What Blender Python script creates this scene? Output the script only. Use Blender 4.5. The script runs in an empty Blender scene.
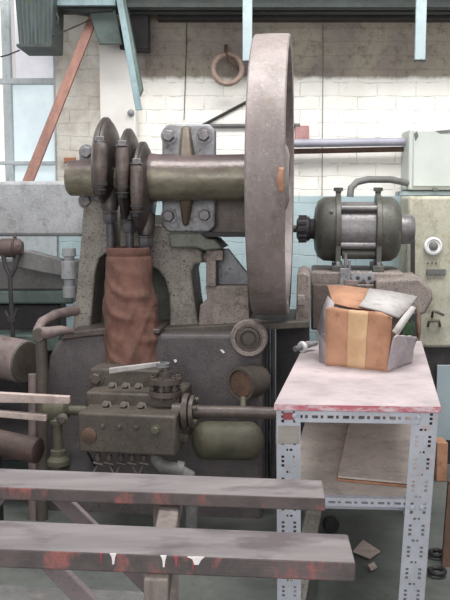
import bpy, bmesh, math, random
from mathutils import Vector, Matrix, noise
random.seed(7)
sc = bpy.context.scene
COL = sc.collection
R = math.radians

# ---------------------------------------------------------------- camera, world, lights, exposure
F, HOR, CZ = 850.0, 200.0, 1.55
PIT = math.atan((300 - HOR) / F)
cam = bpy.data.cameras.new('camera'); camo = bpy.data.objects.new('camera', cam); COL.objects.link(camo)
camo.location = (0, 0, CZ); camo.rotation_euler = (math.pi / 2 - PIT, 0, 0)
cam.sensor_fit = 'VERTICAL'; cam.sensor_height = 36; cam.lens = 36 * F / 600; cam.clip_start = .05
sc.camera = camo
sc.view_settings.view_transform = 'Standard'; sc.view_settings.look = 'None'
sc.view_settings.gamma = 1; sc.view_settings.use_curve_mapping = False; sc.view_settings.exposure = 0.32
w = bpy.data.worlds.new('hall_light'); sc.world = w; w.use_nodes = True
w.node_tree.nodes['Background'].inputs[0].default_value = (1, .985, .965, 1)
w.node_tree.nodes['Background'].inputs[1].default_value = .52
def area(name, loc, tgt, sx, sy, power, col):
    l = bpy.data.lights.new(name, 'AREA'); l.shape = 'RECTANGLE'; l.size = sx; l.size_y = sy; l.energy = power; l.color = col
    o = bpy.data.objects.new(name, l); COL.objects.link(o); o.location = loc
    o.rotation_euler = (Vector(tgt) - Vector(loc)).to_track_quat('-Z', 'Y').to_euler()
area('overhead_wall_fill', (.7, 3.3, 4.6), (.5, 5.1, 1.3), 4.2, 1.3, 215, (1, .985, .96))  # unseen overhead fill, added and aimed to brighten the back wall
area('hall_window_light', (-.6, -2.6, 2.6), (.3, 4.5, 1.2), 4.5, 2.2, 120, (1, .975, .97))

# ---------------------------------------------------------------- pixel -> place helpers
FW = Vector((0, math.cos(PIT), -math.sin(PIT))); UP = Vector((0, math.sin(PIT), math.cos(PIT)))
O = Vector((0, 0, CZ))
def ray(px, py): return Vector((1, 0, 0)) * (px - 225) + UP * (300 - py) + FW * F
def at(px, py, Y): d = ray(px, py); return O + d * (Y / d.y)
def atz(px, py, z): d = ray(px, py); return O + d * ((z - CZ) / d.z)
B = R(6.2)
AX = Vector((math.cos(B), -math.sin(B), 0)); AY = Vector((math.sin(B), math.cos(B), 0)); Z = Vector((0, 0, 1))
FC = at(273, 177.5, 4.1)                       # flywheel centre
def pp(px, py, d=0.0):                       # point on a plane parallel to the pump's front, d behind its shaft
    r = ray(px, py); P = FC + AY * d
    return O + r * ((P - O).dot(AY) / r.dot(AY))

# ---------------------------------------------------------------- materials
SAT = .9
def lin(c):
    g = sum(c) / 3; c = tuple(g + (v - g) * SAT for v in c)
    return tuple(((v / 255) / 12.92 if v / 255 <= .04045 else ((v / 255 + .055) / 1.055) ** 2.4) for v in c) + (1,)
class NT:
    def __init__(s, name):
        s.m = bpy.data.materials.new(name); s.m.use_nodes = True; s.n = s.m.node_tree.nodes; s.l = s.m.node_tree.links
        s.b = s.n['Principled BSDF']; s.tc = s.n.new('ShaderNodeTexCoord').outputs['Object']
    def noise(s, scale, detail=4, rough=.6, vec=None, stretch=None):
        v = vec or s.tc
        if stretch:
            mp = s.n.new('ShaderNodeMapping'); mp.inputs['Scale'].default_value = stretch; s.l.new(v, mp.inputs[0]); v = mp.outputs[0]
        n = s.n.new('ShaderNodeTexNoise'); n.inputs['Scale'].default_value = scale; n.inputs['Detail'].default_value = detail
        n.inputs['Roughness'].default_value = rough; s.l.new(v, n.inputs['Vector']); return n.outputs['Fac']
    def ramp(s, f, a, b):
        r = s.n.new('ShaderNodeMapRange'); r.inputs[1].default_value = a; r.inputs[2].default_value = b; s.l.new(f, r.inputs[0]); return r.outputs[0]
    def mix(s, f, a, b):
        m = s.n.new('ShaderNodeMix'); m.data_type = 'RGBA'; s.l.new(f, m.inputs['Factor'])
        for v, i in ((a, 6), (b, 7)):
            if isinstance(v, tuple): m.inputs[i].default_value = v
            else: s.l.new(v, m.inputs[i])
        return m.outputs[2]
    def math(s, op, a, b=0.0):
        m = s.n.new('ShaderNodeMath'); m.operation = op
        for v, i in ((a, 0), (b, 1)):
            if isinstance(v, (int, float)): m.inputs[i].default_value = v
            else: s.l.new(v, m.inputs[i])
        return m.outputs[0]
    def bump(s, f, strength, dist=.01):
        b = s.n.new('ShaderNodeBump'); b.inputs['Strength'].default_value = strength; b.inputs['Distance'].default_value = dist
        s.l.new(f, b.inputs['Height']); s.l.new(b.outputs[0], s.b.inputs['Normal'])
    def done(s, col, rough=.7, metal=0.0):
        if isinstance(col, tuple): s.b.inputs['Base Color'].default_value = col
        else: s.l.new(col, s.b.inputs['Base Color'])
        if isinstance(rough, (int, float)): s.b.inputs['Roughness'].default_value = rough
        else: s.l.new(rough, s.b.inputs['Roughness'])
        s.b.inputs['Metallic'].default_value = metal; return s.m
def grime(name, c1, c2, c3=None, scale=5, fine=60, rough=.6, metal=0.0, bump=.25, speck=None, speck_amt=.62, stretch=None):
    t = NT(name)
    c = t.mix(t.ramp(t.noise(scale, 5, .65, stretch=stretch), .35, .65), lin(c1), lin(c2))
    if c3: c = t.mix(t.ramp(t.noise(scale * 1.9 + 3, 6, .7), .55, .68), c, lin(c3))
    if speck: c = t.mix(t.ramp(t.noise(fine, 3, .7), speck_amt - .04, speck_amt + .04), c, lin(speck))
    if bump >= .15:
        d = t.ramp(t.noise(scale * 2.7, 7, .78, stretch=(1.3, 1.3, .7)), .5, .74)
        c = t.mix(t.math('MULTIPLY', d, .6), c, lin(tuple(v * .6 for v in c2)))
        g2 = t.ramp(t.noise(fine * .8, 3, .8), .56, .8)
        c = t.mix(t.math('MULTIPLY', g2, .5), c, lin(tuple(min(255, v * 1.22) for v in c1)))
    f = t.noise(fine, 4, .6); t.bump(f, bump * 1.3, .006)
    return t.done(c, rough, metal)
M = {}
M['cast'] = grime('cast_iron_grey', (154, 148, 140), (126, 121, 114), (122, 110, 100), 6, 90, .65, speck=(74, 68, 64), speck_amt=.6)
M['castpink'] = grime('cast_iron_pinkish', (148, 135, 130), (120, 111, 106), (98, 89, 82), 6, 110, .7, speck=(84, 76, 72), speck_amt=.6)
M['tub'] = grime('violet_grey_paint', (98, 90, 92), (76, 71, 74), (86, 80, 74), 4, 80, .55, speck=(62, 58, 60))
M['dark'] = grime('dark_oiled_iron', (98, 86, 82), (74, 66, 63), (104, 90, 82), 8, 70, .45, .15)
M['darker'] = grime('black_iron', (60, 56, 58), (44, 42, 45), None, 8, 70, .6)
M['olive'] = grime('olive_brown_iron', (92, 84, 76), (72, 66, 60), (90, 74, 68), 8, 90, .6, speck=(60, 54, 48))
M['shaft'] = grime('oily_shaft_steel', (118, 108, 100), (98, 94, 80), (106, 88, 86), 5, 50, .38, .12, .15)
M['fly'] = grime('flywheel_iron', (140, 129, 128), (118, 108, 106), (112, 101, 88), 3.5, 60, .5, .1, .15, speck=(146, 136, 134), speck_amt=.64, stretch=(2.4, 2.4, .8))
M['plate'] = grime('bare_grey_steel', (150, 153, 158), (124, 124, 128), (94, 88, 82), 9, 80, .5, .2)
M['bolt'] = grime('bolt_steel', (138, 138, 144), (104, 98, 98), None, 14, 80, .45, .3)
M['green'] = grime('green_grey_paint', (94, 92, 74), (74, 72, 60), (92, 74, 60), 9, 90, .6)
M['motor'] = grime('motor_green_grey', (86, 86, 80), (66, 67, 62), (100, 93, 86), 7, 70, .45, .1)
M['motormid'] = grime('motor_core_steel', (128, 124, 126), (104, 102, 104), None, 6, 70, .38, .3)
M['gear'] = grime('cream_cabinet_paint', (184, 182, 166), (162, 159, 141), (144, 135, 110), 4, 70, .6, speck=(110, 104, 84), speck_amt=.68)
M['ebox'] = grime('pale_green_enamel', (192, 198, 194), (178, 186, 181), None, 3, 60, .5, bump=.05)
M['grey'] = grime('dull_grey_paint', (164, 166, 170), (140, 142, 146), (124, 122, 120), 4, 90, .6, speck=(118, 116, 118), speck_amt=.64)
M['greydk'] = grime('mid_grey_paint', (112, 112, 112), (92, 92, 92), (122, 116, 108), 4, 90, .6)
M['teal'] = grime('teal_paint', (96, 114, 108), (74, 90, 86), (68, 76, 74), 4, 60, .6)
M['blue'] = grime('light_blue_paint', (158, 175, 180), (144, 161, 167), (124, 142, 148), 6, 60, .5, bump=.05)
M['blued'] = grime('slate_blue_paint', (134, 158, 164), (112, 136, 142), None, 6, 60, .5)
M['girder'] = grime('dark_girder_paint', (62, 72, 70), (48, 54, 54), (74, 70, 64), 5, 60, .7)
M['hopper'] = grime('dark_sheet_steel', (76, 86, 88), (54, 64, 64), (64, 82, 60), 3, 40, .5, .1, stretch=(12, 12, 1))
M['stick'] = grime('red_brown_timber', (148, 104, 90), (120, 84, 76), (108, 86, 76), 3, 60, .7, stretch=(6, 6, 1))
M['batten'] = grime('raw_pale_timber', (190, 172, 166), (168, 150, 144), None, 3, 60, .75, stretch=(1, 8, 8))
M['pilaster'] = grime('white_plaster', (240, 238, 234), (228, 224, 220), None, 3, 30, .8, bump=.1)
M['cloth'] = grime('brown_sackcloth', (126, 87, 76), (100, 70, 62), (110, 90, 76), 6, 160, .9, bump=.3)
M['rust'] = grime('rusty_iron', (112, 82, 66), (86, 66, 56), (72, 60, 54), 12, 80, .7)
M['web'] = grime('green_grey_casting', (116, 122, 110), (94, 98, 90), (104, 96, 84), 7, 90, .6, speck=(76, 76, 70))
M['strap'] = grime('black_oiled_strap', (72, 64, 62), (54, 49, 48), None, 9, 70, .42, .15)
M['post'] = grime('weathered_post_timber', (136, 126, 120), (112, 102, 98), None, 4, 60, .8, stretch=(6, 6, 1))
M['brace'] = grime('dull_mauve_timber', (134, 122, 126), (110, 99, 103), None, 4, 60, .8)
M['nutm'] = grime('blue_black_steel', (86, 84, 88), (64, 62, 66), None, 12, 80, .45, .2)
M['bronze'] = grime('oily_brown_rib', (104, 92, 76), (80, 70, 58), None, 9, 80, .45, .15)
M['rustd'] = grime('dark_rusty_steel', (92, 74, 70), (70, 58, 56), (100, 70, 58), 10, 80, .6)
M['frame'] = grime('grey_white_frame_paint', (196, 204, 208), (176, 186, 190), None, 6, 60, .6)
M['rust2'] = grime('dusty_pink_steel', (138, 122, 120), (108, 94, 92), (98, 82, 74), 8, 80, .6)
M['ring'] = grime('pale_rust_ring', (170, 148, 138), (140, 116, 104), None, 14, 80, .6, .1)
M['carton'] = grime('brown_cardboard', (186, 138, 108), (166, 118, 90), (152, 106, 82), 9, 40, .85, bump=.1)
M['tape'] = grime('tan_packing_tape', (204, 168, 128), (190, 152, 112), None, 14, 30, .5, bump=.1)
M['paper'] = grime('dusty_grey_paper', (180, 176, 174), (160, 156, 156), (146, 136, 134), 10, 40, .85, bump=.1)
M['paperl'] = grime('lilac_grey_lining', (176, 164, 168), (150, 142, 148), (186, 180, 182), 12, 40, .8, bump=.1)
M['slot'] = grime('slotted_angle_paint', (184, 188, 200), (166, 170, 182), (178, 160, 164), 10, 60, .5, .1, .05)
M['slotd'] = grime('slotted_angle_shaded_worn', (160, 154, 148), (130, 124, 120), None, 10, 60, .6, .1, .05)  # darker copy: shade painted into rear and inner angles, wear on the splice plate
M['shelf'] = grime('dusty_shelf_board', (196, 186, 178), (172, 164, 158), None, 4, 60, .85)
M['panel'] = grime('pale_blue_grey_sheet', (160, 176, 184), (146, 162, 170), None, 3, 60, .6, bump=.05)
M['pink'] = grime('pink_brick_paint', (196, 150, 148), (176, 128, 126), None, 10, 60, .8)
M['terra'] = grime('terracotta', (190, 130, 100), (165, 110, 84), None, 10, 60, .8)
M['white'] = grime('white_plastic', (228, 228, 230), (206, 206, 210), None, 10, 60, .5, bump=.05)
M['black'] = grime('black_rubber', (40, 40, 42), (30, 30, 32), None, 10, 60, .5)
M['leaf'] = grime('green_plastic_strip', (70, 104, 70), (44, 72, 48), None, 40, 60, .5)
M['conduit'] = grime('grey_blue_conduit', (168, 168, 184), (150, 150, 164), None, 10, 60, .5, .1, .05)
M['redpaint'] = grime('red_paint', (164, 72, 80), (140, 60, 68), None, 10, 60, .6, bump=.05)
M['whitepaint'] = grime('white_paint', (236, 232, 232), (216, 210, 210), None, 10, 60, .6, bump=.05)
def m_shaft():
    t = NT('oily_dusty_shaft')
    s = t.n.new('ShaderNodeSeparateXYZ'); t.l.new(t.tc, s.inputs[0])
    zz = t.math('ADD', t.math('SUBTRACT', s.outputs[2], FC.z), t.math('MULTIPLY', t.math('SUBTRACT', t.noise(9, 6, .75), .5), .09))
    oil = t.mix(t.ramp(t.noise(6, 5, .7, stretch=(1, 1, 3)), .35, .65), lin((134, 129, 110)), lin((98, 91, 80)))
    oil = t.mix(t.ramp(t.noise(11, 6, .8), .55, .7), oil, lin((88, 72, 60)))
    dust = t.mix(t.ramp(t.noise(8, 5, .7), .35, .65), lin((98, 83, 82)), lin((74, 64, 64)))
    c = t.mix(t.ramp(zz, .02, .055), oil, dust)
    t.bump(t.noise(40, 5, .7), .25, .005)
    return t.done(c, t.ramp(t.noise(12, 5, .7), .0, 1.6), .15)
M['shaft2'] = m_shaft()
def m_board():
    t = NT('painted_trestle_timber')
    c = t.mix(t.ramp(t.noise(3, 5, .6, stretch=(1, 6, 6)), .3, .7), lin((136, 129, 130)), lin((106, 99, 101)))
    c = t.mix(t.ramp(t.noise(5, 4, .6, stretch=(1, 2, 3)), .52, .66), c, lin((92, 82, 86)))
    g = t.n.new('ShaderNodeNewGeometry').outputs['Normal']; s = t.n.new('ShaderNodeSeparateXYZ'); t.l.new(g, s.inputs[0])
    side = t.math('GREATER_THAN', t.math('ABSOLUTE', s.outputs[1]), .7)         # front and back faces get a darker tone with red paint stains
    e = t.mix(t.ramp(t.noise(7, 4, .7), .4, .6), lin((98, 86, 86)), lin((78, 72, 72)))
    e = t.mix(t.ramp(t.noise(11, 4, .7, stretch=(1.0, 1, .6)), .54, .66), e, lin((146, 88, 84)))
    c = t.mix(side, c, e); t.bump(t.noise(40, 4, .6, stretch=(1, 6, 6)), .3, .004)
    return t.done(c, .7)
M['board'] = m_board()
def m_top():
    t = NT('table_top_dusty_pink')
    c = t.mix(t.ramp(t.noise(5, 5, .65), .35, .65), lin((184, 170, 173)), lin((158, 146, 149)))
    c = t.mix(t.ramp(t.noise(9, 5, .7), .58, .72), c, lin((148, 134, 136)))
    g = t.n.new('ShaderNodeNewGeometry').outputs['Normal']; s = t.n.new('ShaderNodeSeparateXYZ'); t.l.new(g, s.inputs[0])
    side = t.math('LESS_THAN', s.outputs[2], .5)
    e = t.mix(t.ramp(t.noise(14, 4, .7, stretch=(1, 1, 3)), .42, .56), lin((214, 190, 196)), lin((196, 104, 118)))
    t.bump(t.noise(60, 4), .15, .003)
    return t.done(t.mix(side, c, e), .75)
M['top'] = m_top()
def m_wall():
    t = NT('painted_brick')
    tc = t.tc; s = t.n.new('ShaderNodeSeparateXYZ'); t.l.new(tc, s.inputs[0]); x, y, z = s.outputs
    wob = t.noise(9, 3, .5)
    cm = t.n.new('ShaderNodeCombineXYZ'); t.l.new(t.math('ADD', x, t.math('MULTIPLY', wob, .02)), cm.inputs[0])
    t.l.new(t.math('ADD', t.math('ADD', z, -.01), t.math('MULTIPLY', wob, .034)), cm.inputs[1])
    b = t.n.new('ShaderNodeTexBrick'); t.l.new(cm.outputs[0], b.inputs['Vector'])
    b.inputs['Scale'].default_value = 1; b.inputs['Brick Width'].default_value = .235; b.inputs['Row Height'].default_value = .081
    b.inputs['Mortar Size'].default_value = .0035; b.inputs['Mortar Smooth'].default_value = .5
    mort = b.outputs['Fac']
    fade = t.ramp(t.noise(9, 5, .75), .42, .66)
    white = t.mix(t.ramp(t.noise(4, 5, .7), .35, .7), lin((252, 250, 246)), lin((240, 238, 230)))
    white = t.mix(t.ramp(t.noise(20, 5, .75), .62, .72), white, lin((190, 182, 170)))
    old = t.mix(t.ramp(t.noise(5, 5, .7), .35, .65), lin((158, 146, 138)), lin((134, 124, 118)))
    old = t.mix(t.ramp(t.noise(2.5, 3, .5), .5, .62), old, lin((168, 160, 144)))
    old = t.mix(t.ramp(t.noise(16, 6, .8), .5, .7), old, lin((112, 102, 96)))
    left = t.mix(t.ramp(t.noise(7, 5, .7), .4, .65), lin((236, 232, 222)), lin((204, 196, 186)))
    zb = at(300, 78, 5.3).z; xb = at(146, 78, 5.3).x
    hi = t.math('GREATER_THAN', t.math('ADD', z, t.math('MULTIPLY', t.ramp(x, at(160, 78, 5.3).x, at(260, 78, 5.3).x), 0)), zb)
    edge = t.ramp(t.math('ADD', z, t.math('MULTIPLY', t.math('SUBTRACT', t.noise(10, 3, .6), .5), .05)), zb - .012, zb + .012)
    c = t.mix(edge, white, old)
    c = t.mix(t.ramp(x, xb - .1, xb), left, c)
    zd = at(300, 196, 5.3).z
    c = t.mix(t.ramp(z, zd - .004, zd + .004), t.mix(t.ramp(t.noise(5, 4, .6), .35, .65), lin((190, 212, 218)), lin((166, 192, 200))), c)
    c = t.mix(t.math('MULTIPLY', t.math('MULTIPLY', mort, fade), .6), c, lin((140, 132, 122)))
    t.bump(t.math('SUBTRACT', t.math('MULTIPLY', t.noise(30, 4, .6), .25), mort), .5, .006)
    return t.done(c, .75)
M['wall'] = m_wall()
def m_floor():
    t = NT('oily_concrete')
    c = t.mix(t.ramp(t.noise(2.5, 6, .7), .35, .65), lin((104, 108, 104)), lin((76, 80, 78)))
    c = t.mix(t.ramp(t.noise(12, 5, .7), .6, .7), c, lin((74, 76, 76)))
    t.bump(t.noise(40, 4), .3, .004); return t.done(c, .6)
M['floor'] = m_floor()
def m_pane(name, col, e):
    t = NT(name); t.b.inputs['Emission Strength'].default_value = e
    c = t.mix(t.ramp(t.noise(3, 5, .7), .4, .75), lin(col), lin(tuple(int(v * .9) for v in col)))
    t.l.new(c, t.b.inputs['Emission Color']); return t.done(c, .4)
M['pane'] = m_pane('frosted_daylight_glass', (206, 222, 228), .42)
M['paneu'] = m_pane('dusty_daylight_glass', (206, 206, 214), .42)
M['paneb'] = m_pane('bright_daylight_glass', (250, 250, 250), .9)

# ---------------------------------------------------------------- mesh helpers
class MB:
    def __init__(s): s.bm = bmesh.new()
    def poly(s, pts):
        return s.bm.faces.new([s.bm.verts.new(p) for p in pts])
    def prism(s, pts, vec):
        vec = Vector(vec); a = [s.bm.verts.new(p) for p in pts]; b = [s.bm.verts.new(Vector(p) + vec) for p in pts]; n = len(pts)
        s.bm.faces.new(a); s.bm.faces.new(b[::-1])
        for i in range(n): s.bm.faces.new([a[i], b[i], b[(i + 1) % n], a[(i + 1) % n]])
        return s
    def box(s, c, size, rot=None):
        c = Vector(c); m = rot or Matrix.Identity(3); x, y, z = [v / 2 for v in size]
        q = [c + m @ Vector((sx * x, -y, sz * z)) for sx, sz in ((-1, -1), (1, -1), (1, 1), (-1, 1))]
        return s.prism(q, m @ Vector((0, 2 * y, 0)))
    def lathe(s, prof, o, ax, n=40, cap=True):
        o = Vector(o); ax = Vector(ax).normalized(); u = ax.orthogonal().normalized(); v = ax.cross(u); rings = []
        for t, r in prof:
            rings.append([s.bm.verts.new(o + ax * t + (u * math.cos(2 * math.pi * i / n) + v * math.sin(2 * math.pi * i / n)) * max(r, 1e-4)) for i in range(n)])
        for a, b in zip(rings, rings[1:]):
            for i in range(n): s.bm.faces.new([a[i], a[(i + 1) % n], b[(i + 1) % n], b[i]])
        if cap: s.bm.faces.new(rings[0][::-1]); s.bm.faces.new(rings[-1])
        return s
    def cyl(s, p0, p1, r0, r1=None, n=24):
        p0 = Vector(p0); d = Vector(p1) - p0
        return s.lathe([(0, r0), (d.length, r0 if r1 is None else r1)], p0, d, n)
    def tube(s, pts, r, n=10, closed=False):
        pts = [Vector(p) for p in pts]; N = len(pts); rings = []; u = None
        for i, p in enumerate(pts):
            a = pts[(i - 1) % N] if (closed or i) else p; b = pts[(i + 1) % N] if (closed or i < N - 1) else p
            t = (b - a).normalized()
            u = t.orthogonal().normalized() if u is None else (u - t * u.dot(t)).normalized()
            v = t.cross(u); rr = r[i] if isinstance(r, (list, tuple)) else r
            rings.append([s.bm.verts.new(p + (u * math.cos(2 * math.pi * k / n) + v * math.sin(2 * math.pi * k / n)) * rr) for k in range(n)])
        for i in range(N if closed else N - 1):
            a, b = rings[i], rings[(i + 1) % N]
            for k in range(n): s.bm.faces.new([a[k], a[(k + 1) % n], b[(k + 1) % n], b[k]])
        if not closed: s.bm.faces.new(rings[0][::-1]); s.bm.faces.new(rings[-1])
        return s
    def bolt(s, p, d, r, h, washer=True):
        p = Vector(p); d = Vector(d).normalized()
        if washer: s.lathe([(0, r * 1.35), (h * .22, r * 1.35)], p, d, 20)
        s.lathe([(0, r), (h * .85, r), (h, r * .82)], p, d, 6)
        return s
    def grid(s, rows):
        vs = [[s.bm.verts.new(p) for p in r] for r in rows]
        for a, b in zip(vs, vs[1:]):
            for i in range(len(a) - 1): s.bm.faces.new([a[i], a[i + 1], b[i + 1], b[i]])
        return s
    def build(s, name, mat, parent=None, bevel=0, solid=0, smooth=True, sub=0, seg=2):
        bm = s.bm; bmesh.ops.recalc_face_normals(bm, faces=bm.faces)
        if parent is not None: bmesh.ops.translate(bm, verts=bm.verts, vec=-world_loc(parent)); org = None
        else:
            xs = [v.co.x for v in bm.verts]; ys = [v.co.y for v in bm.verts]; zs = [v.co.z for v in bm.verts]
            org = Vector(((min(xs) + max(xs)) / 2, (min(ys) + max(ys)) / 2, min(zs))); bmesh.ops.translate(bm, verts=bm.verts, vec=-org)
        if smooth:
            for f in bm.faces: f.smooth = True
            for e in bm.edges:
                if len(e.link_faces) == 2 and e.calc_face_angle(0) > R(38): e.smooth = False
        me = bpy.data.meshes.new(name); bm.to_mesh(me); bm.free(); me.materials.append(M[mat])
        o = bpy.data.objects.new(name, me); COL.objects.link(o)
        if parent is not None: o.parent = parent
        else: o.location = org
        if solid: m = o.modifiers.new('solid', 'SOLIDIFY'); m.thickness = solid; m.offset = 0
        if bevel: m = o.modifiers.new('bevel', 'BEVEL'); m.width = bevel; m.segments = seg; m.limit_method = 'ANGLE'; m.angle_limit = R(40)
        if sub: m = o.modifiers.new('sub', 'SUBSURF'); m.levels = m.render_levels = sub
        return o
def world_loc(o):
    v = Vector(o.location)
    while o.parent: o = o.parent; v = v + Vector(o.location)
    return v
def tag(o, label=None, cat=None, group=None, kind=None):
    if label: o['label'] = label
    if cat: o['category'] = cat
    if group: o['group'] = group
    if kind: o['kind'] = kind
    return o
def thing(name, loc, label, cat, group=None):
    o = bpy.data.objects.new(name, None); COL.objects.link(o); o.location = loc; o.empty_display_size = .1
    return tag(o, label, cat, group)
def struct(o): o['kind'] = 'structure'; return o
def rz(deg): return Matrix.Rotation(R(deg), 3, 'Z')
def base(v, z=0.0): return Vector((v.x, v.y, z))
FR = -AY                                     # direction facing the photographer, square to the pump

# ================================================================= SETTING
WY = 5.3
mb = MB(); mb.poly([(-6, -1, 0), (6, -1, 0), (6, WY, 0), (-6, WY, 0)]); struct(mb.build('floor', 'floor', smooth=False))
wx = at(56, 100, WY).x; wz = at(0, 262, WY).z
mb = MB()
mb.box(((wx + 6) / 2, WY + .12, 2.0), (6 - wx, .24, 4.0))
mb.box(((wx - 6) / 2, WY + .12, wz / 2), (wx + 6, .24, wz))
struct(mb.build('wall_back', 'wall', smooth=False))
for o in [bpy.data.objects['wall_back']]:     # object texture space = world space
    d = Vector(o.location); o.data.transform(Matrix.Translation(d)); o.location = (0, 0, 0)
# window
fr = MB(); Yw = WY + .03
def wbar(x0, y0, x1, y1, Y=Yw, t=.05):
    a = at(x0, y0, Y); b = at(x1, y1, Y)
    fr.box(((a.x + b.x) / 2, Y + t / 2, (a.z + b.z) / 2), (abs(b.x - a.x), t, abs(a.z - b.z)))
wbar(4, -160, 8, 250); wbar(-60, 78, 57, 84, Yw - .004, .06); wbar(-60, 161, 57, 165, Yw - .002); wbar(54, -160, 57.5, 262, Yw - .006)
wbar(-60, 234, 57, 262, Yw - .02, .09)
win = struct(fr.build('window_1', 'frame', bevel=.004))
p = MB(); a = at(8, -160, Yw); b = at(55, 79, Yw); p.box(((a.x + b.x) / 2, Yw + .04, (a.z + b.z) / 2), (b.x - a.x, .008, a.z - b.z)); p.build('upper_pane', 'paneu', win)
p = MB(); a = at(8, 83, Yw); b = at(55, 235, Yw); p.box(((a.x + b.x) / 2, Yw + .04, (a.z + b.z) / 2), (b.x - a.x, .008, a.z - b.z)); p.build('lower_pane', 'pane', win)
p = MB(); a = at(-300, -160, Yw); b = at(5, 235, Yw); p.box(((a.x + b.x) / 2, Yw + .04, (a.z + b.z) / 2), (b.x - a.x, .008, a.z - b.z)); p.build('bright_pane', 'paneb', win)
# pilaster
a = at(99, 40, 5.16); b = at(134.5, 40, 5.16)
struct(MB().box(((a.x + b.x) / 2, 5.23, 1.24), (b.x - a.x, .14, 2.48)).build('trim_1', 'pilaster', bevel=.004))
k = at(131, 113, 5.16)
tag(MB().lathe([(0, .022), (.01, .02), (.02, .012), (.03, .011), (.034, .001)], k + Vector((0, 0, 0)), (0, -1, 0), 24).build('round_fitting', 'grey'),
    'small round grey fitting on the white plaster pilaster', 'wall fitting')
# girder + overhead blue beam
zg = at(225, 11, 5.0).z
g = MB(); gx = at(57, 0, 5.0).x; gc = (gx + 4.5) / 2; gl = 4.5 - gx
g.box((gc, 5.0, zg + .012), (gl, .2, .024)); g.box((gc, 5.0, zg + .2), (gl, .03, .4)); g.box((gc, 5.0, zg + .4), (gl, .2, .024))
struct(g.build('trim_2', 'girder'))
zt = at(225, 19, 5.2).z
struct(MB().box((2.3, 5.24, zt + .15), (5.4, .12, .3)).build('trim_3', 'darker'))
struct(MB().box((.6, 4.6, 3.12), (6.4, .12, .14)).build('trim_4', 'blued', bevel=.01))

# ================================================================= OVERHEAD THINGS
def hang(px0, px1, py, Y, label):
    a = at(px0, py, Y); b = at(px1, py, Y); top = 3.05
    o = MB().box(((a.x + b.x) / 2, Y, (a.z + top) / 2), (b.x - a.x, .02, top - a.z)).build('hanging_bar', 'blue', bevel=.002)
    tag(o, label, 'metal bar', 'light blue bars hanging from the roof')
    MB().box(((a.x + b.x) / 2, Y, a.z - .005), (b.x - a.x + .002, .024, .01)).build('end_cap', 'black', o)
hang(242.5, 252, 61, 4.62, 'light blue flat bar hanging down just left of the flywheel top')
hang(414.5, 425, 60, 4.62, 'light blue flat bar hanging down above the pale electrical box')
# hopper
h = MB(); Yh = 4.75
lo = [at(19, 46, Yh), at(52, 46, Yh)]; hi = [at(10, -60, Yh), at(54, -60, Yh)]
D = Vector((0, .32, 0))
h.prism([lo[0], lo[1], hi[1], hi[0]], D)
ho = h.build('hanging_hopper', 'hopper', bevel=.006)
tag(ho, 'dark ribbed sheet steel hopper hanging in front of the upper window', 'hopper')
r_ = MB()
for i in range(9):
    t = (i + .5) / 9
    r_.tube([lo[0].lerp(lo[1], t) + Vector((0, -.002, 0)), hi[0].lerp(hi[1], t) + Vector((0, -.002, 0))], .007, 6)
r_.build('rib', 'hopper', ho)
MB().box((lo[0] + lo[1]) / 2 + Vector((0, .1, -.005)), (lo[1].x - lo[0].x + .004, .3, .014)).build('bottom_lip', 'girder', ho)
MB().tube([at(53, 8, Yh + .1), at(58, 18, Yh + .1), at(57, 24, Yh + .1), at(54, 26, Yh + .1)], .008, 8).build('hook', 'darker', ho)
# bracket: teal gusset + blue brace
br = thing('roof_bracket', base(at(120, 0, 4.9), zg), 'teal and light blue steel bracket with a long diagonal brace above the white pilaster', 'bracket')
MB().prism([at(86, 2, 4.95), at(114, 2, 4.95), at(122, 44, 4.95), at(99, 44, 4.95)], (0, .03, 0)).build('gusset_plate', 'teal', br, bevel=.003)
MB().prism([at(111, -30, 4.85), at(117.5, -30, 4.85), at(142, 110, 4.85), at(135.5, 110, 4.85)], (0, .02, 0)).build('diagonal_brace', 'blued', br, bevel=.002)
MB().prism([at(117.5, -30, 4.87), at(120, -30, 4.87), at(142, 88, 4.87), at(139, 95, 4.87)], (0, .1, 0)).build('brace_web', 'teal', br)
MB().box(at(84, 3.5, 4.9), (.36, .06, .035)).build('top_rail', 'blued', br, bevel=.003)
MB().prism([at(56, 6, 4.93), at(116, 6, 4.93), at(112, 11, 4.93), at(85, 13, 4.93), at(62, 9, 4.93)], (0, .1, 0)).build('side_plate', 'girder', br)
o = MB().box((at(134, 20, 5.15).x, 5.2, at(134, 20, 5.15).z + .12), (.17, .14, .58)).build('timber_post', 'darker', bevel=.006)
tag(o, 'short dark timber block on the wall behind the light blue diagonal brace', 'timber block')
# leaning stick
a = at(93, 12, 4.98); b = at(73, 182, 4.62)
st = MB()
a0, a1, b0, b1 = at(89, 15, 5.0), at(97, 19, 5.0), at(22, 181.5, 4.72), at(33, 181.5, 4.72)
b0.z = b1.z = at(0, 181, 4.55).z + .002
st.prism([a0, a1, b1, b0], (0, .03, 0))
tag(st.build('wooden_stick', 'stick', bevel=.003), 'long red-brown wooden stick leaning from the roof bracket down onto the grey beam', 'wooden stick')
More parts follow.
